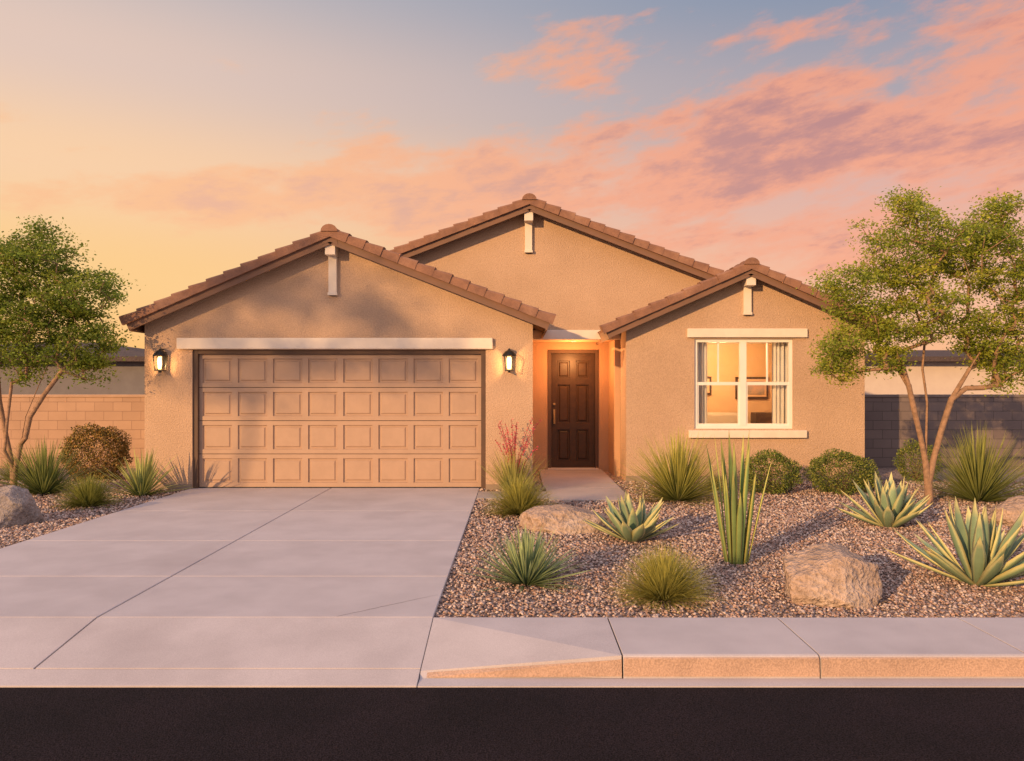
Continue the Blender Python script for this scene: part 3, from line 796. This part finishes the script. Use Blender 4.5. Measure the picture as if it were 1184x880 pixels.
def blades(n, length, width, el, bend, seg, cup, thick, cm_, ce_, seed, wprof, r0=0.02, jit=0.15, lenj=0.2, az_j=0.5, cvar=0.2):
    rg=random.Random(seed); V=[];F=[];C=[]
    for k in range(n):
        az=k*2.39996+rg.uniform(-az_j,az_j); u=(k+.5)/n
        e0=R(el[0]+(el[1]-el[0])*u)+rg.uniform(-jit,jit)
        L=length*(1-lenj*rg.random()); W=width*rg.uniform(.85,1.12)
        bd=R(rg.uniform(*bend))
        ca,sa=math.cos(az),math.sin(az)
        p=Vector((ca*r0*(1-u*.5),sa*r0*(1-u*.5),0.0)); side=Vector((-sa,ca,0))
        tw=rg.uniform(-.25,.25)
        cv=1+rg.uniform(-cvar,cvar)
        m_=[c*cv for c in cm_]; e_=[c*cv for c in ce_]
        rows=[]
        for i in range(seg+1):
            tt_=i/seg; e=e0+bd*tt_*tt_
            d_=Vector((ca*math.cos(e),sa*math.cos(e),math.sin(e)))
            nrm=side.cross(d_)*-1
            sd=side*math.cos(tw)+nrm*math.sin(tw)
            w_=W*wprof(tt_)*.5
            if thick>0:
                pts=[p-sd*w_+nrm*(cup*w_), p-sd*w_*.74+nrm*(cup*w_*.6), p, p+sd*w_*.74+nrm*(cup*w_*.6), p+sd*w_+nrm*(cup*w_),
                     p+sd*w_*.5-nrm*(thick*w_), p-nrm*(thick*1.2*w_), p-sd*w_*.5-nrm*(thick*w_)]
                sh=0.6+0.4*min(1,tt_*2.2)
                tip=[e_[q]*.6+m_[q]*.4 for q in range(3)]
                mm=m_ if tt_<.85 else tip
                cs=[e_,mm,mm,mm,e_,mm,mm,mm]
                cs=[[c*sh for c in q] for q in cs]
            else:
                pts=[p-sd*w_+nrm*(cup*w_), p, p+sd*w_+nrm*(cup*w_)]
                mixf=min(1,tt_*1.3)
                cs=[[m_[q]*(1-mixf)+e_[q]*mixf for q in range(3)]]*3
            rows.append(len(V)); V.extend(pts); C.extend(cs)
            p=p+d_*(L/seg)
        for i in range(seg):
            a,b_=rows[i],rows[i+1]
            if thick>0:
                for j in range(8): F.append((a+j,a+(j+1)%8,b_+(j+1)%8,b_+j))
            else:
                for j in range(2): F.append((a+j,a+j+1,b_+j+1,b_+j))
    return V,F,C

def agave_prof(t_): 
    return (0.62+0.76*t_ if t_<.5 else (1.0*(1-((t_-.5)/.5)**1.5)))+0.012
def thin_prof(t_): return (1-t_)**0.6*1.0+0.05
def agave(loc, L, W, n, seed, el=(18,86), name="agave_plant"):
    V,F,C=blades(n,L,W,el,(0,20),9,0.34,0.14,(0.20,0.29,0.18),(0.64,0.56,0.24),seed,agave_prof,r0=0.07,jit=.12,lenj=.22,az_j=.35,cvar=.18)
    mesh_ob(name,V,F,M_blade,None,cols=C,smooth=True,loc=loc)
agave((1.33,8.75,-.03),0.62,0.130,32,1)
agave((4.67,9.6,-.03),0.72,0.140,34,2)
agave((4.13,6.85,-.03),0.80,0.118,40,3)
def snake(loc,seed):
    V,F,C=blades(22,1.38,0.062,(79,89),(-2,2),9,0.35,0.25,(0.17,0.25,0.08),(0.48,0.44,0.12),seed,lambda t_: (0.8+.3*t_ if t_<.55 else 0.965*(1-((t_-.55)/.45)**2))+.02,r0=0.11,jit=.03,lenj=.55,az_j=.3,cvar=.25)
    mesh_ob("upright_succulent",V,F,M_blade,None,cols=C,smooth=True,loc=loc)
snake((2.20,7.65,-.03),4)
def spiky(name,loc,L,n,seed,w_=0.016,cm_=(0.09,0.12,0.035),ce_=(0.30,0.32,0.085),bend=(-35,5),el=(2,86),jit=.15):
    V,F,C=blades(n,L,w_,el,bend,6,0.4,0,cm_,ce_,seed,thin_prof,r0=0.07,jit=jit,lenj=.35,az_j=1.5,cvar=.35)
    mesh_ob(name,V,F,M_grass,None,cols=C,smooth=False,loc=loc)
spiky("yucca_plant",(0.09,6.88,-.03),0.56,260,11,w_=0.025,cm_=(0.09,0.15,0.07),ce_=(0.34,0.42,0.20),bend=(-10,6),el=(4,88))
spiky("desert_spoon_plant",(2.50,11.8,-.03),1.20,620,12,w_=0.020,ce_=(0.42,0.40,0.09),bend=(-22,5))
spiky("desert_spoon_plant",(7.10,11.75,-.03),1.28,560,13,w_=0.020,el=(5,88),bend=(-22,5))
spiky("desert_spoon_plant",(-7.72,12.5,-.03),1.02,400,14,w_=0.022,cm_=(.06,.10,.03),ce_=(.28,.32,.09),el=(12,88),bend=(-22,5))
spiky("yucca_plant",(-6.05,12.35,-.03),0.85,95,15,w_=0.045,cm_=(.11,.16,.05),ce_=(.38,.40,.13),bend=(-20,5),el=(8,84))
spiky("deer_grass",(1.23,6.35,-.03),0.50,2000,16,w_=0.006,cm_=(.12,.12,.03),ce_=(.42,.39,.09),bend=(-55,0),el=(0,88),jit=.3)
spiky("deer_grass",(0.06,10.5,-.03),0.62,1600,17,w_=0.009,cm_=(.10,.10,.025),ce_=(.36,.34,.075),bend=(-55,0),el=(0,88),jit=.3)
spiky("deer_grass",(-6.27,11.2,-.03),0.54,1400,18,w_=0.009,cm_=(.08,.10,.025),ce_=(.32,.33,.07),bend=(-55,0),el=(0,88),jit=.3)
# small young grasses scattered at the back of the bed
for i,(x,y,L) in enumerate(((3.35,12.9,.34),(6.0,13.2,.36),(7.9,12.9,.4),(8.7,14.6,.5),(-9.4,14.3,.5))):
    spiky("deer_grass",(x,y,-.03),L,350,40+i,w_=0.010,cm_=(.08,.09,.025),ce_=(.30,.30,.07),bend=(-50,0),el=(5,88),jit=.3)

# red yucca
ry=empty("red_yucca_plant",(-0.04,12.4,-.03))
V,F,C=blades(300,0.86,0.016,(40,88),(-25,5),6,0.4,0,(.11,.15,.04),(.42,.40,.12),21,thin_prof,r0=.07,jit=.15,lenj=.35,az_j=1.5,cvar=.3)
mesh_ob("leaves",V,F,M_grass,ry,cols=C)
rg=random.Random(5); V=[];F=[];C=[]
for k in range(20):
    az=rg.uniform(0,6.28); lean=rg.uniform(.05,.45); Ht=rg.uniform(.8,1.24)
    pts=[Vector((math.cos(az)*lean*u*u,math.sin(az)*lean*u*u,Ht*u)) for u in [i/8 for i in range(9)]]
    for i in range(8):
        a,b_=pts[i],pts[i+1]; k0=len(V); r_=.005
        V+= [a+Vector((r_,0,0)),a+Vector((-r_*.5,r_,0)),a+Vector((-r_*.5,-r_,0)),b_+Vector((r_,0,0)),b_+Vector((-r_*.5,r_,0)),b_+Vector((-r_*.5,-r_,0))]
        C+=[(.42,.10,.09)]*6
        F+=[(k0,k0+1,k0+4,k0+3),(k0+1,k0+2,k0+5,k0+4),(k0+2,k0,k0+3,k0+5)]
    for j in range(46):
        u=rg.uniform(.45,1.0); c=Vector((math.cos(az)*lean*u*u,math.sin(az)*lean*u*u,Ht*u))+Vector((rg.gauss(0,.014),rg.gauss(0,.014),0))
        d_=Vector((rg.gauss(0,1),rg.gauss(0,1),rg.gauss(.4,.6))).normalized(); e=d_.orthogonal().normalized(); k0=len(V); l=rg.uniform(.022,.042)
        V+=[c,c+d_*l*.5+e*l*.3,c+d_*l,c+d_*l*.5-e*l*.3]; C+=[(.62,.09,.12) if rg.random()<.7 else (.65,.25,.2)]*4; F.append((k0,k0+1,k0+2,k0+3))
mesh_ob("flower_stalks",V,F,M_grass,ry,cols=C)

def shrub(name, loc, rx, rz, n, pal, seed, leaf=(.022,.042)):
    rg=np.random.default_rng(seed); E=empty(name,loc)
    d_=rg.normal(size=(n,3)); d_/=np.linalg.norm(d_,axis=1)[:,None]
    lump=1+0.07*np.sin(d_[:,0]*7+seed)+0.07*np.sin(d_[:,1]*8+d_[:,2]*6)+0.05*np.sin(d_[:,2]*11+d_[:,0]*5)
    rr=rg.uniform(.45,1.08,n)**.4*lump
    P_=d_*rr[:,None]*np.array([rx,rx,rz]); P_[:,2]+=rz*.95
    P_=P_[P_[:,2]>.02]; n=len(P_)
    dd=P_-np.array([0,0,rz*.5]); dd/=np.linalg.norm(dd,axis=1)[:,None]
    a=dd+rg.normal(size=(n,3))*.7; a/=np.linalg.norm(a,axis=1)[:,None]
    e=rg.normal(size=(n,3)); e-=(e*a).sum(1)[:,None]*a; e/=np.linalg.norm(e,axis=1)[:,None]
    l=rg.uniform(leaf[0],leaf[1],n); w_=l*.55
    v4=np.stack([P_,P_+a*(l*.5)[:,None]+e*(w_*.5)[:,None],P_+a*l[:,None],P_+a*(l*.5)[:,None]-e*(w_*.5)[:,None]],1)
    pal=np.array(pal); c=pal[rg.integers(0,len(pal),n)]*rg.uniform(.7,1.3,(n,1))
    np_ob("foliage",v4.reshape(-1,3),np.arange(n*4).reshape(-1,4),M_leaf_far,E,cols=np.repeat(c,4,axis=0))
    V=[];F=[]
    for k in range(40):
        u=rg.normal(size=3); u[2]=abs(u[2])+.4; u/=np.linalg.norm(u); tip=u*np.array([rx,rx,rz*1.7])*.85; k0=len(V); r_=.006
        V+=[(r_,0,0),(-r_,r_,0),(-r_,-r_,0),tuple(tip+np.array([.002,0,0])),tuple(tip+np.array([-.002,.002,0])),tuple(tip+np.array([-.002,-.002,0]))]
        F+=[(k0,k0+1,k0+4,k0+3),(k0+1,k0+2,k0+5,k0+4),(k0+2,k0,k0+3,k0+5)]
    mesh_ob("twigs",V,F,M_bark,E)
dg=[(.10,.14,.028),(.06,.095,.02),(.15,.18,.036),(.22,.22,.045)]
og=[(.27,.17,.045),(.17,.125,.035),(.38,.22,.055),(.13,.11,.03)]
shrub("round_shrub",(4.20,12.6,-.03),.42,.355,8500,dg,1)
shrub("round_shrub",(5.36,12.6,-.03),.50,.355,10000,dg,2)
shrub("round_shrub",(7.45,14.2,-.03),.36,.38,5000,dg,3)
shrub("round_shrub",(-7.92,14.4,-.03),.57,.52,12000,og,4,leaf=(.028,.05))

# boulders
M_rock = noise_mat("boulder_rock",(0.43,0.31,0.235),(0.27,0.20,0.16),scale=3,fine=22,bump=1.0,dist=0.05,rough=0.95,c3=(0.50,0.40,0.33),fine_col=0.22,detail=8)
M_rockg = noise_mat("boulder_rock_grey",(0.31,0.26,0.24),(0.22,0.19,0.18),scale=4,fine=26,bump=1.0,dist=0.04,rough=0.95,fine_col=0.22,detail=7)
def boulder(loc, sx, sy, sz, seed, mat, planes_=()):
    import bmesh
    from mathutils import noise
    rg=random.Random(seed); bm=bmesh.new(); bmesh.ops.create_icosphere(bm,subdivisions=5,radius=1)
    planes=[(Vector(p[:3]).normalized(),p[3]) for p in planes_]
    for k in range(14):
        n_=Vector((rg.gauss(0,1),rg.gauss(0,1),rg.gauss(0.0,.6))).normalized(); planes.append((n_,rg.uniform(.70,.93)))
    for v_ in bm.verts:
        c=v_.co.copy()
        for n_,d_ in planes:
            s_=c.dot(n_)-d_
            if s_>0: c-=n_*s_*.97
        c+=v_.co.normalized()*(noise.noise(c*2.2+Vector((seed,0,0)))*.08+noise.noise(c*6)*.045+noise.noise(c*15)*.02)
        v_.co=Vector((c.x*sx,c.y*sy,c.z*sz))
    me=bpy.data.meshes.new("boulder"); bm.to_mesh(me); bm.free()
    me.polygons.foreach_set("use_smooth",[True]*len(me.polygons)); me.materials.append(mat)
    ob=link(bpy.data.objects.new("boulder",me)); ob.location=loc; ob.rotation_euler=(0,0,rg.uniform(-.15,.15))
# front boulder: peak right of centre, broad left shoulder, steep right face
boulder((2.63,6.38,.07),.49,.38,.37,12,M_rock,[(-.55,-.2,1,.72),(.45,-.1,1,.80),(1,-.2,.25,.84),(-.3,-1,.45,.72),(.6,-1,.2,.74)])
boulder((0.60,9.45,.03),.62,.40,.27,8,M_rock,[(-.4,-.2,1,.78),(.5,-.1,1,.80),(0,-1,.5,.7)])
boulder((-6.55,9.85,.10),.44,.38,.40,5,M_rockg,[(.7,-.2,1,.74),(0,-1,.4,.75)])
boulder((6.45,9.75,.08),.42,.35,.26,6,M_rock,[(-.6,-.2,1,.74)])
